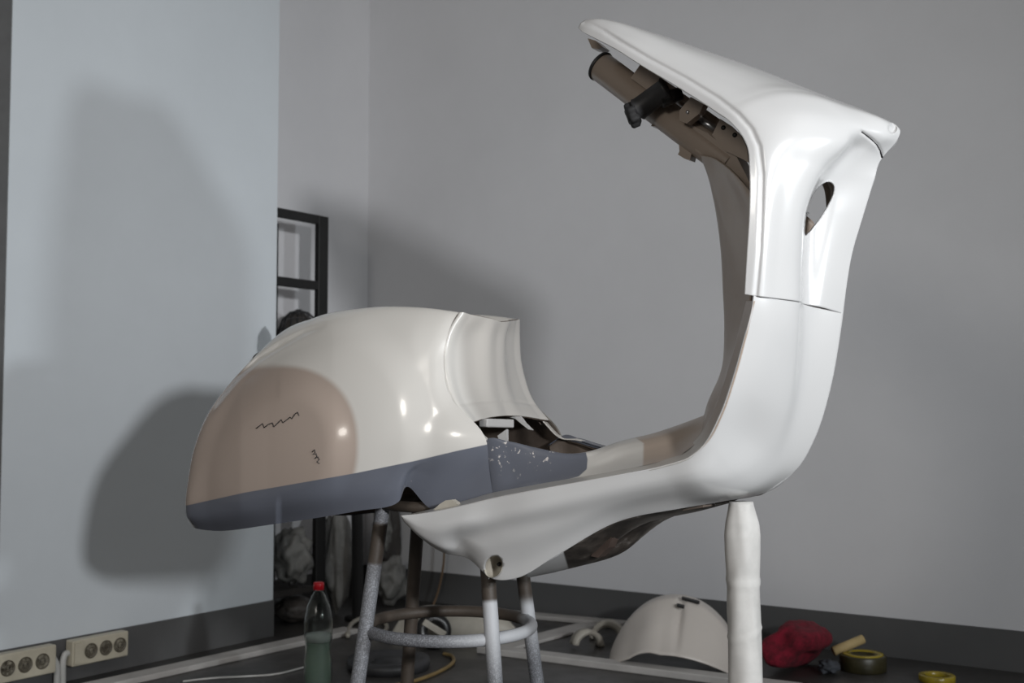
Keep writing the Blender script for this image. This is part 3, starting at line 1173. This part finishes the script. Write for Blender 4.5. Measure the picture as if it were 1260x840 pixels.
def socket(name, pxc, pyc, hw, hh, centers, label, block):
    base = left_pt(pxc, pyc, 0.012)
    root = empty(name, base)
    tag(root, label, 'socket strip', 'socket strips on the baseboard')
    b = bmesh.new(); add_box(b, nL * 0.018, dL * hw, nL * 0.018, Z * hh); bevel(b, .006, 3)
    bm_obj('housing', b, 'socket_cream', root)
    for s in centers:
        b = bmesh.new()
        c = dL * s + nL * 0.0365
        add_lathe(b, [(0.0225, 0.0), (0.0225, 0.0012), (0.0205, 0.0016), (0.0195, 0.0), (0.0185, -0.0005), (0, -0.0005)], c, nL, 28)
        ou = bm_obj('outlet', b, 'socket_hole', root, True)
        b = bmesh.new()
        for q in (-1, 1):
            add_lathe(b, [(0, 0.0012), (.0028, .0012), (.0028, 0)], c + dL * .0075 * q, nL, 10)
        bm_obj('contact', b, 'black_plastic', ou)
        b = bmesh.new()
        add_lathe(b, [(0.0075, 0.0012), (.009, .0030), (.0105, .0012)], c, nL, 20)
        bm_obj('outlet_rim', b, 'socket_hole', ou, True)
    if block:
        b = bmesh.new(); add_box(b, -dL * (hw - .018) + nL * 0.0385, dL * .014, nL * .003, Z * hh * .8); bevel(b, .001)
        bm_obj('cover_cap', b, 'socket_cream', root)
    return root


s1 = socket('socket_strip', 115.5, 796, .098, .038, (-.036, .016, .066), 'three-outlet cream socket strip with a blank cover at one end', True)
s2 = socket('socket_strip', 25, 815, .092, .040, (-.062, -.008, .046), 'three-outlet cream socket strip whose conduit curves down from its end', False)


def conduit(pts, label):
    P = [left_pt(x, y, .028) for x, y in pts]
    base = Vector((P[-1].x, P[-1].y, 0))
    b = bmesh.new(); add_tube(b, curve_pts([p - base for p in P] + [Vector((0, 0, 0))], 8), .0095, 12)
    o = bm_obj('conduit', b, 'conduit', None, True, base)
    tag(o, label, 'conduit')


conduit([(57, 806), (63, 808), (68, 814), (70, 824), (70, 834)], 'white conduit bending down from the strip without a blank cover')
conduit([(84, 803), (80, 805), (77.5, 812), (77, 824), (77, 834)], 'white conduit running down from the strip with a blank cover')

# shelving unit in the recess
OS = -0.07
ur = left_pt(394, 500, OS)
ztopS = left_pt(394, 266, OS).z
z2 = left_pt(394, 352, OS).z
sh = empty('shelving_unit', (ur.x, ur.y, 0))
tag(sh, 'black steel shelving unit standing in the wall recess', 'shelf')
LW = 0.75; DP = 0.272


def sbox(name, c, ax, ay, az, mat='black_frame'):
    b = bmesh.new(); add_box(b, c, ax, ay, az); bevel(b, .002, 1)
    return bm_obj(name, b, mat, sh)


for dx in (0, -LW):
    for dy in (0, -DP):
        sbox('upright', dL * dx + nL * dy + Z * ztopS / 2, dL * .026, nL * .012, Z * ztopS / 2)
for z in (ztopS - .016, z2):
    for dy in (0, -DP):
        if dy:
            continue
        sbox('rail', -dL * LW / 2 + nL * dy + Z * z, dL * LW / 2, nL * .010, Z * .017)
for z in (1.02, .62, .125):
    sbox('shelf_board', -dL * LW / 2 - nL * DP / 2 + Z * z, dL * (LW / 2 - .03), nL * (DP / 2 + .005), Z * .012, 'dark_board')


def shelf_pt(px, py, off):
    return left_pt(px, py, off)


# net bag on the shelf board
def lathe_thing(name, prof, loc, mat, n=24, wob=0.0, seed=0, squash=(1, 1)):
    r = random.Random(seed)
    b = bmesh.new(); add_lathe(b, prof, (0, 0, 0), (0, 0, 1), n)
    ph = [r.uniform(0, 6.28) for _ in range(6)]
    for v in b.verts:
        a = math.atan2(v.co.y, v.co.x)
        k = 1 + wob * (math.sin(3 * a + ph[0] + v.co.z * 25) + .6 * math.sin(7 * a + ph[1] - v.co.z * 40) + .5 * math.sin(13 * a + ph[2] + v.co.z * 70)) / 2
        v.co.x *= k * squash[0]; v.co.y *= k * squash[1]
    return bm_obj(name, b, mat, None, True, loc)


p = left_pt(366, 500, OS - .10)
zt = left_pt(366, 381, OS - .10).z
zb = 1.032
hN = zt - zb
prof = [(0.0, 0), (.07, 0.0), (.085, hN * .25), (.082, hN * .5), (.066, hN * .75), (.035, hN * .93), (.012, hN * .97), (.008, hN)]
b = bmesh.new(); add_lathe(b, prof, (0, 0, 0), (0, 0, 1), 20)
for v in b.verts:
    a = math.atan2(v.co.y, v.co.x)
    v.co.x *= 1 + .08 * math.sin(3 * a + 1); v.co.y *= 1 + .08 * math.sin(3 * a + 1)
net = empty('net_bag', (p.x, p.y, zb))
tag(net, 'black mesh bag standing on the black shelf', 'bag')
nb = bm_obj('mesh_net', b, 'black_rubber', net, True)
md = nb.modifiers.new('net', 'WIREFRAME'); md.thickness = .005; md.use_replace = True
b = bmesh.new(); add_lathe(b, [(0, 0.002), (.06, .004), (.074, hN * .25), (.07, hN * .5), (.055, hN * .75), (.025, hN * .9), (0, hN * .92)], (0, 0, 0), (0, 0, 1), 20)
bm_obj('contents', b, 'dim_bag', net, True)

# clear bag hung on the wall edge
p = left_pt(326, 428, .012)
zt = left_pt(326, 401, .012).z - p.z
b = bmesh.new()
add_lathe(b, [(0, -.05), (.03, -.045), (.034, 0), (.030, zt * .55), (.014, zt * .85), (.004, zt * .95), (.002, zt)], (0, 0, 0), (0, 0, 1), 20)
for v in b.verts:
    q = v.co.copy()
    v.co = dL * q.x + nL * q.y * .3 + Z * q.z
o = bm_obj('clear_bag', b, 'film', None, True, p)
tag(o, 'small clear plastic bag hanging on the left wall near its edge', 'bag')


# crumpled plastic bags and dark bundles in the recess, modelled as folded lumps
def lump(name, c, size, mat, label, cat, seed, group=None, rest=None, fold=0.18, freq=(2.0, 7.5)):
    r = random.Random(seed)
    b = bmesh.new()
    bmesh.ops.create_icosphere(b, subdivisions=4, radius=1.0)
    ph = [Vector((r.uniform(-1, 1), r.uniform(-1, 1), r.uniform(-1, 1))).normalized() for _ in range(9)]
    fr = [r.uniform(*freq) for _ in range(9)]
    of = [r.uniform(0, 6.28) for _ in range(9)]
    for v in b.verts:
        q = v.co.copy()
        s = sum((1 - abs(math.sin(f * q.dot(p_) + o_))) / f for p_, f, o_ in zip(ph, fr, of))
        k = 1 + fold * (s - 1.0)
        q = q * k
        v.co = dL * q.x * size[0] + nL * q.y * size[1] + Z * q.z * size[2]
    zmin = min(v.co.z for v in b.verts)
    if rest is not None:
        c = Vector((c[0], c[1], rest - zmin))
    o = bm_obj(name, b, mat, None, True, c)
    if label:
        tag(o, label, cat, group)
    return o


OB = -0.12
hang = 'crumpled bags in the recess'
lump('plastic_bag', left_pt(360, 672, OB), (.085, .085, .125), 'plastic_bag', 'puffed grey plastic bag on the lowest board of the black shelf', 'bag', 3, hang, rest=.138, fold=.5)
lump('dark_bundle', left_pt(364, 740, OB), (.09, .08, .05), 'dim_bag', 'dim brown bundle on the floor under the puffed grey bag', 'bundle', 5, hang, rest=0.0)
lump('plastic_bag', left_pt(416, 686, OB + .03), (.06, .06, .215), 'plastic_bag', 'tall narrow grey plastic bag beside the black shelf upright', 'bag', 8, hang, rest=0.0, fold=.5)
# dark freestanding pole next to it
pp = left_pt(438, 640, OS + .1); pb = floor_pt(446, 790)
bmx = bmesh.new()
pf = Vector((pp.x + .01, pp.y, 0))
add_tube(bmx, [Vector((0, 0, 0)), Vector((0, 0, .012)), Vector((0, 0, .0121)), Vector((-.015, 0, .95))], [.05, .05, .022, .022], 16)
o = bm_obj('dark_pole', bmx, 'black_frame', None, True, pf)
tag(o, 'thick black pole leaning up beside the grey plastic bags', 'pole')
lump('plastic_bag', back_pt(470, 650, .16), (.045, .045, .10), 'plastic_bag', 'thin grey plastic sheet hanging behind the oversprayed stool leg', 'bag', 11, hang, fold=.6)
lump('plastic_bag', back_pt(482, 725, .18), (.085, .06, .10), 'plastic_bag', 'pale plastic bag slumped against the wall behind the stool', 'bag', 13, hang, rest=0.0, fold=.5)
lump('dark_bundle', back_pt(478, 660, .05), (.07, .04, .25), 'dim_bag', 'dark bundle pressed into the corner behind the pale plastic bag', 'bundle', 17, hang, fold=.4)


# white strips on the floor
def plank(name, a, b_, w, h, label, mat='white_strip', cat='strip'):
    a = Vector(a); b_ = Vector(b_)
    d = (b_ - a); c = (a + b_) / 2
    y = Z.cross(d.normalized())
    bm_ = bmesh.new(); add_box(bm_, Z * h / 2, d / 2, y * w / 2, Z * h / 2); bevel(bm_, .003, 1)
    o = bm_obj(name, bm_, mat, None, False, Vector((c.x, c.y, 0)))
    tag(o, label, cat)
    return o


plank('floor_strip', floor_pt(60, 861), floor_pt(432, 778), .075, .018, 'long white strip on the floor along the left wall')
plank('floor_strip', floor_pt(592, 801.5), floor_pt(985, 852), .06, .022, 'long white strip on the floor in front of the mudguard')
plank('floor_strip', floor_pt(618, 799), floor_pt(732, 769), .085, .012, 'short wide white strip slanting between the longer strips')
plank('floor_strip', back_pt(600, 757, .06) * 1, back_pt(770, 773, .06) * 1, .07, .016, 'white strip on the floor along the foot of the back wall')

# mudguard: half dome with arched mouth
fo = floor_pt(832, 812)
md_root = empty('mudguard', (fo.x, fo.y, 0), math.radians(-14))
tag(md_root, 'white scooter mudguard lying dome up on the dark floor', 'mudguard')
b = bmesh.new()
NA, NB_ = 64, 40
vs = []
LEN, HT, DP_ = .212, .205, .12
for j in range(NB_ + 1):
    t = j / NB_                                    # 0 front edge .. 1 back edge
    row = []
    for i in range(NA + 1):
        s = -1 + 2 * i / NA
        yy = -DP_ + 2 * DP_ * t
        prof = (1 - abs(s) ** 2.15) ** .72 if abs(s) < 1 else 0
        sh_ = (1 - (abs(yy) / DP_) ** 3 * .30)
        z = HT * prof * sh_
        x = LEN * s * (1 - .06 * (abs(yy) / DP_) ** 2)
        # arched mouth at the front edge
        mouth = .066 * max(0, 1 - ((s + .28) / .55) ** 2) if s < .27 else 0
        mouth = max(mouth, .062 * max(0, 1 - ((s + .05) / .95) ** 2))
        drop = max(0, (1 - t * 3.2))
        y2 = yy - .10 * drop * prof
        z2_ = z * (1 - drop) + (mouth) * drop
        # crease running down the front
        z2_ += -.010 * math.exp(-((s - .10) / .05) ** 2) * max(0, 1 - abs(t - .3) / .3)
        y2 += .014 * math.exp(-((s - .10) / .05) ** 2) * max(0, 1 - abs(t - .2) / .22)
        y2 -= .016 * math.exp(-((s + .30) / .22) ** 2) * max(0, 1 - abs(t - .18) / .16)
        row.append(b.verts.new((x, y2, z2_)))
    vs.append(row)
for j in range(NB_):
    for i in range(NA):
        b.faces.new((vs[j][i], vs[j][i + 1], vs[j + 1][i + 1], vs[j + 1][i]))
bmesh.ops.remove_doubles(b, verts=b.verts[:], dist=.0005)
shell = bm_obj('shell', b, 'fender_white', md_root, True)
mm = shell.modifiers.new('thickness', 'SOLIDIFY'); mm.thickness = .004
for (x, y, z, hx, hy) in ((.052, -.045, .199, .028, .007), (.024, -.082, .186, .012, .008)):
    b = bmesh.new(); add_box(b, (x, y, z), (hx, 0, -hx * .22), (0, hy, hy * .35), (0, -.001, .003)); bevel(b, .002, 2)
    bm_obj('slot', b, 'black_plastic', md_root)

# white brackets / arch parts beside it
def arch(name, c, rad, w, a0, a1, tube, label, ang):
    root = Vector(c)
    b = bmesh.new()
    n_ = 18
    rows = []
    for i in range(n_ + 1):
        a = a0 + (a1 - a0) * i / n_
        for_r = []
        for rr in (rad, rad - tube):
            for yy in (-w, w):
                for_r.append(b.verts.new((rr * math.cos(a), yy, rr * math.sin(a))))
        rows.append(for_r)
    for r0, r1 in zip(rows, rows[1:]):
        for q in ((0, 1), (1, 3), (3, 2), (2, 0)):
            b.faces.new((r0[q[0]], r0[q[1]], r1[q[1]], r1[q[0]]))
    b.faces.new([rows[0][i] for i in (0, 1, 3, 2)]); b.faces.new([rows[-1][i] for i in (0, 1, 3, 2)])
    o = bm_obj(name, b, 'cream_plastic', None, True, root)
    o.rotation_euler = (0, 0, ang)
    zmin = min(v.co.z for v in o.data.vertices)
    o.location.z = -zmin
    tag(o, label, 'scooter part')
    return o


arch('arched_bracket', floor_pt(722, 796), .055, .022, -.1, math.pi * .95, .016, 'small cream arched bracket with one leg bent, between strip and mudguard', math.radians(20))
arch('arched_bracket', floor_pt(748, 786), .062, .03, -.05, math.pi * 1.0, .02, 'rounded cream arch part touching the mudguard', math.radians(-10))

# cream panel with dark pulley behind the stool ring
pc = floor_pt(552, 790)
b = bmesh.new()
pts = []
for i in range(25):
    s = i / 24
    pts.append((-.19 + .42 * s, .0, .045 + .075 * math.sin(math.pi * min(1, s * 1.02)) ** .6 + .012 * math.sin(9 * s)))
f0 = [b.verts.new((x, -.02 + .04 * math.cos(x * 9), z)) for x, _, z in pts] + [b.verts.new((x, -.04, 0)) for x, _, z in pts[::-1]]
f1 = [b.verts.new(v.co + Vector((0, .05, 0))) for v in f0]
for i in range(24):
    j = 49 - i
    b.faces.new((f0[i], f0[i + 1], f0[j - 1], f0[j]))
    b.faces.new((f1[i], f1[j], f1[j - 1], f1[i + 1]))
for i in range(50):
    j = (i + 1) % 50
    b.faces.new((f0[i], f1[i], f1[j], f0[j]))
o = bm_obj('side_fairing', b, 'cream_plastic', None, True, (pc.x, pc.y, 0))
tag(o, 'cream plastic scooter panel on the floor behind the stool', 'scooter part')
wr = empty('pulley_wheel', (pc.x - .045, pc.y - .11, 0))
tag(wr, 'dark pulley wheel with a cream spoke propped on the cream panel', 'wheel')
b = bmesh.new()
add_lathe(b, [(.02, -.02), (.056, -.02), (.060, -.012), (.052, 0), (.060, .012), (.056, .02), (.02, .02), (.02, -.02)], (0, 0, .06), (0.1, -1, .12), 36)
bm_obj('rim', b, 'black_plastic', wr, True)
b = bmesh.new(); add_box(b, (.004, -.016, .072), (.036, 0, -.022), (0, .006, 0), (.006, 0, .009)); bevel(b, .003)
bm_obj('spoke', b, 'cream_plastic', wr)

# hoses and cords
def hose(name, P, rad, mat, label, cat='hose', n=8, ends=True):
    P = [Vector(p) for p in P]
    base = Vector((P[0].x, P[0].y, 0))
    b_ = bmesh.new(); add_tube(b_, curve_pts([p - base for p in P], 10), rad, n)
    o_ = bm_obj(name, b_, mat, None, True, base)
    tag(o_, label, cat)
    return o_


hose('air_hose', [floor_pt(x, y, .007) for x, y in ((425, 845), (470, 845), (508, 838), (540, 826), (557, 815), (556, 807), (546, 804))], .006, 'yellow_hose', 'yellow-brown air hose curling on the floor under the stool')
hose('white_cable', [floor_pt(x, y, .012) for x, y in ((428, 782), (432, 768), (447, 760), (468, 761), (476, 771), (470, 779), (455, 782))], .008, 'cream_plastic', 'loop of cream cable lying on the floor behind the stool leg', 'cable')
hose('hanging_cord', [back_pt(548, 640, .05), back_pt(546, 690, .05), back_pt(541, 720, .05), back_pt(534, 742, .05), back_pt(527, 756, .05)], .0045, 'orange_cord', 'thin orange cord hanging down the back wall behind the stool', 'cord')
hose('floor_cable', [floor_pt(x, y, .004) for x, y in ((225, 838), (262, 834), (300, 832), (340, 829), (376, 820))], .003, 'conduit', 'thin pale cable on the floor left of the bottle', 'cable')
# dark round tub under the ring
q = floor_pt(478, 822)
lathe_o = lathe_thing('rubber_mat_coil', [(0.0, .03), (.04, .03), (.045, .018), (.07, .018), (.10, .034), (.125, .034), (.13, .018), (.125, 0), (0, 0)], Vector((q.x, q.y, 0)), 'black_rubber', 40)
tag(lathe_o, 'flat round black rubber coil on the floor under the stool', 'coil')

# bottle
bp = floor_pt(391, 852)
bt = empty('water_bottle', (bp.x, bp.y, 0))
tag(bt, 'clear plastic bottle with red cap and greenish liquid on the floor', 'bottle')
topz = float(on_plane(394, 716, (0, 1, 0), bp.y)[2])
k = topz / .335
out = [(0, .004), (.028, .0), (.040, .006), (.043, .02), (.043, .10), (.039, .115), (.039, .15), (.043, .165), (.0435, .215), (.041, .235), (.034, .265), (.022, .292), (.0145, .305), (.014, .318)]
pr = [(r * k, z * k) for r, z in out]
b = bmesh.new(); add_lathe(b, pr + [(r - .0012, z) for r, z in pr[::-1] if r > .002][:-1], (0, 0, 0), (0, 0, 1), 40)
for v in b.verts:
    if .165 * k < v.co.z < .27 * k:
        a = math.atan2(v.co.y, v.co.x)
        f = 1 + .02 * math.sin(5 * a + v.co.z * 60) * math.sin(v.co.z * 150)
        v.co.x *= f; v.co.y *= f
bm_obj('bottle_wall', b, 'clear_plastic', bt, True)
liq = [(0, .006)] + [(r * k - .003, max(.006, z * k)) for r, z in out[1:7]] + [(.0365 * k, .155 * k), (0, .155 * k)]
b = bmesh.new(); add_lathe(b, liq, (0, 0, 0), (0, 0, 1), 32)
bm_obj('liquid', b, 'green_liquid', bt, True)
b = bmesh.new(); add_lathe(b, [(0, .156 * k), (.036 * k, .156 * k), (.0395 * k, .167 * k), (.0395 * k, .178 * k), (0, .180 * k)], (0, 0, 0), (0, 0, 1), 32)
bm_obj('foam_layer', b, 'foam', bt, True)
b = bmesh.new()
n = 40
rs = []
for z, r in ((.312, .0160), (.331, .0160), (.335, .0145)):
    rs.append([b.verts.new(((r * k + (.0005 if j % 2 else 0)) * math.cos(2 * math.pi * j / n), (r * k + (.0005 if j % 2 else 0)) * math.sin(2 * math.pi * j / n), z * k)) for j in range(n)])
for r0, r1 in zip(rs, rs[1:]):
    for j in range(n):
        b.faces.new((r0[j], r0[(j + 1) % n], r1[(j + 1) % n], r1[j]))
b.faces.new(rs[-1]); b.faces.new(rs[0][::-1])
bm_obj('cap', b, 'red_cap', bt, True)

# things on the floor by the back wall, right
cl = lump('red_cloth', floor_pt(981, 822), (.115, .06, .05), 'red_cloth', 'crumpled dark red knitted cloth on the floor by the wall', 'cloth', 21, rest=0.0, fold=.55, freq=(1.2, 3.4))
lump('slate_rag', floor_pt(1020, 829), (.045, .035, .022), 'slate_cloth', 'flat slate grey rag between red cloth and tape', 'rag', 23, rest=0.0, fold=.5)
b = bmesh.new()
a_ = floor_pt(1026, 822); 
pA = Vector((a_.x, a_.y, .052)); pB = pA + Vector((.098, .02, .034))
add_tube(b, [pA - pA, (pB - pA) * .5, pB - pA], [.0145, .0145, .014], 16)
o = bm_obj('tan_roll', b, 'tan_roll', None, True, pA)
tag(o, 'tan cardboard roll lying across the rag and tape', 'roll')
tp = floor_pt(1062, 824)
tr = empty('tape_roll', (tp.x, tp.y, 0))
tag(tr, 'dark olive roll of tape beside the tan roll', 'tape')
b = bmesh.new()
add_lathe(b, [(.036, 0), (.068, 0), (.07, .003), (.07, .045), (.068, .048), (.036, .048), (.036, 0)], (0, 0, 0), (0.0, 0, 1), 36)
bm_obj('tape_winding', b, 'dark_tape', tr, True)
b = bmesh.new()
add_lathe(b, [(.04, .048), (.062, .048), (.060, .052), (.042, .052), (.04, .048)], (0, 0, 0), (0, 0, 1), 36)
bm_obj('tape_edge', b, 'brass_tape', tr, True)
tp = floor_pt(1153, 838)
b = bmesh.new()
add_lathe(b, [(.036, 0), (.05, 0), (.052, .003), (.052, .018), (.05, .02), (.036, .02), (.034, .018), (.034, .003), (.036, 0)], (0, 0, 0), (0, 0, 1), 36)
o = bm_obj('tape_ring', b, 'brass_tape', None, True, Vector((tp.x, tp.y, 0)))
tag(o, 'shiny yellow-brass ring of tape alone on the floor', 'tape')
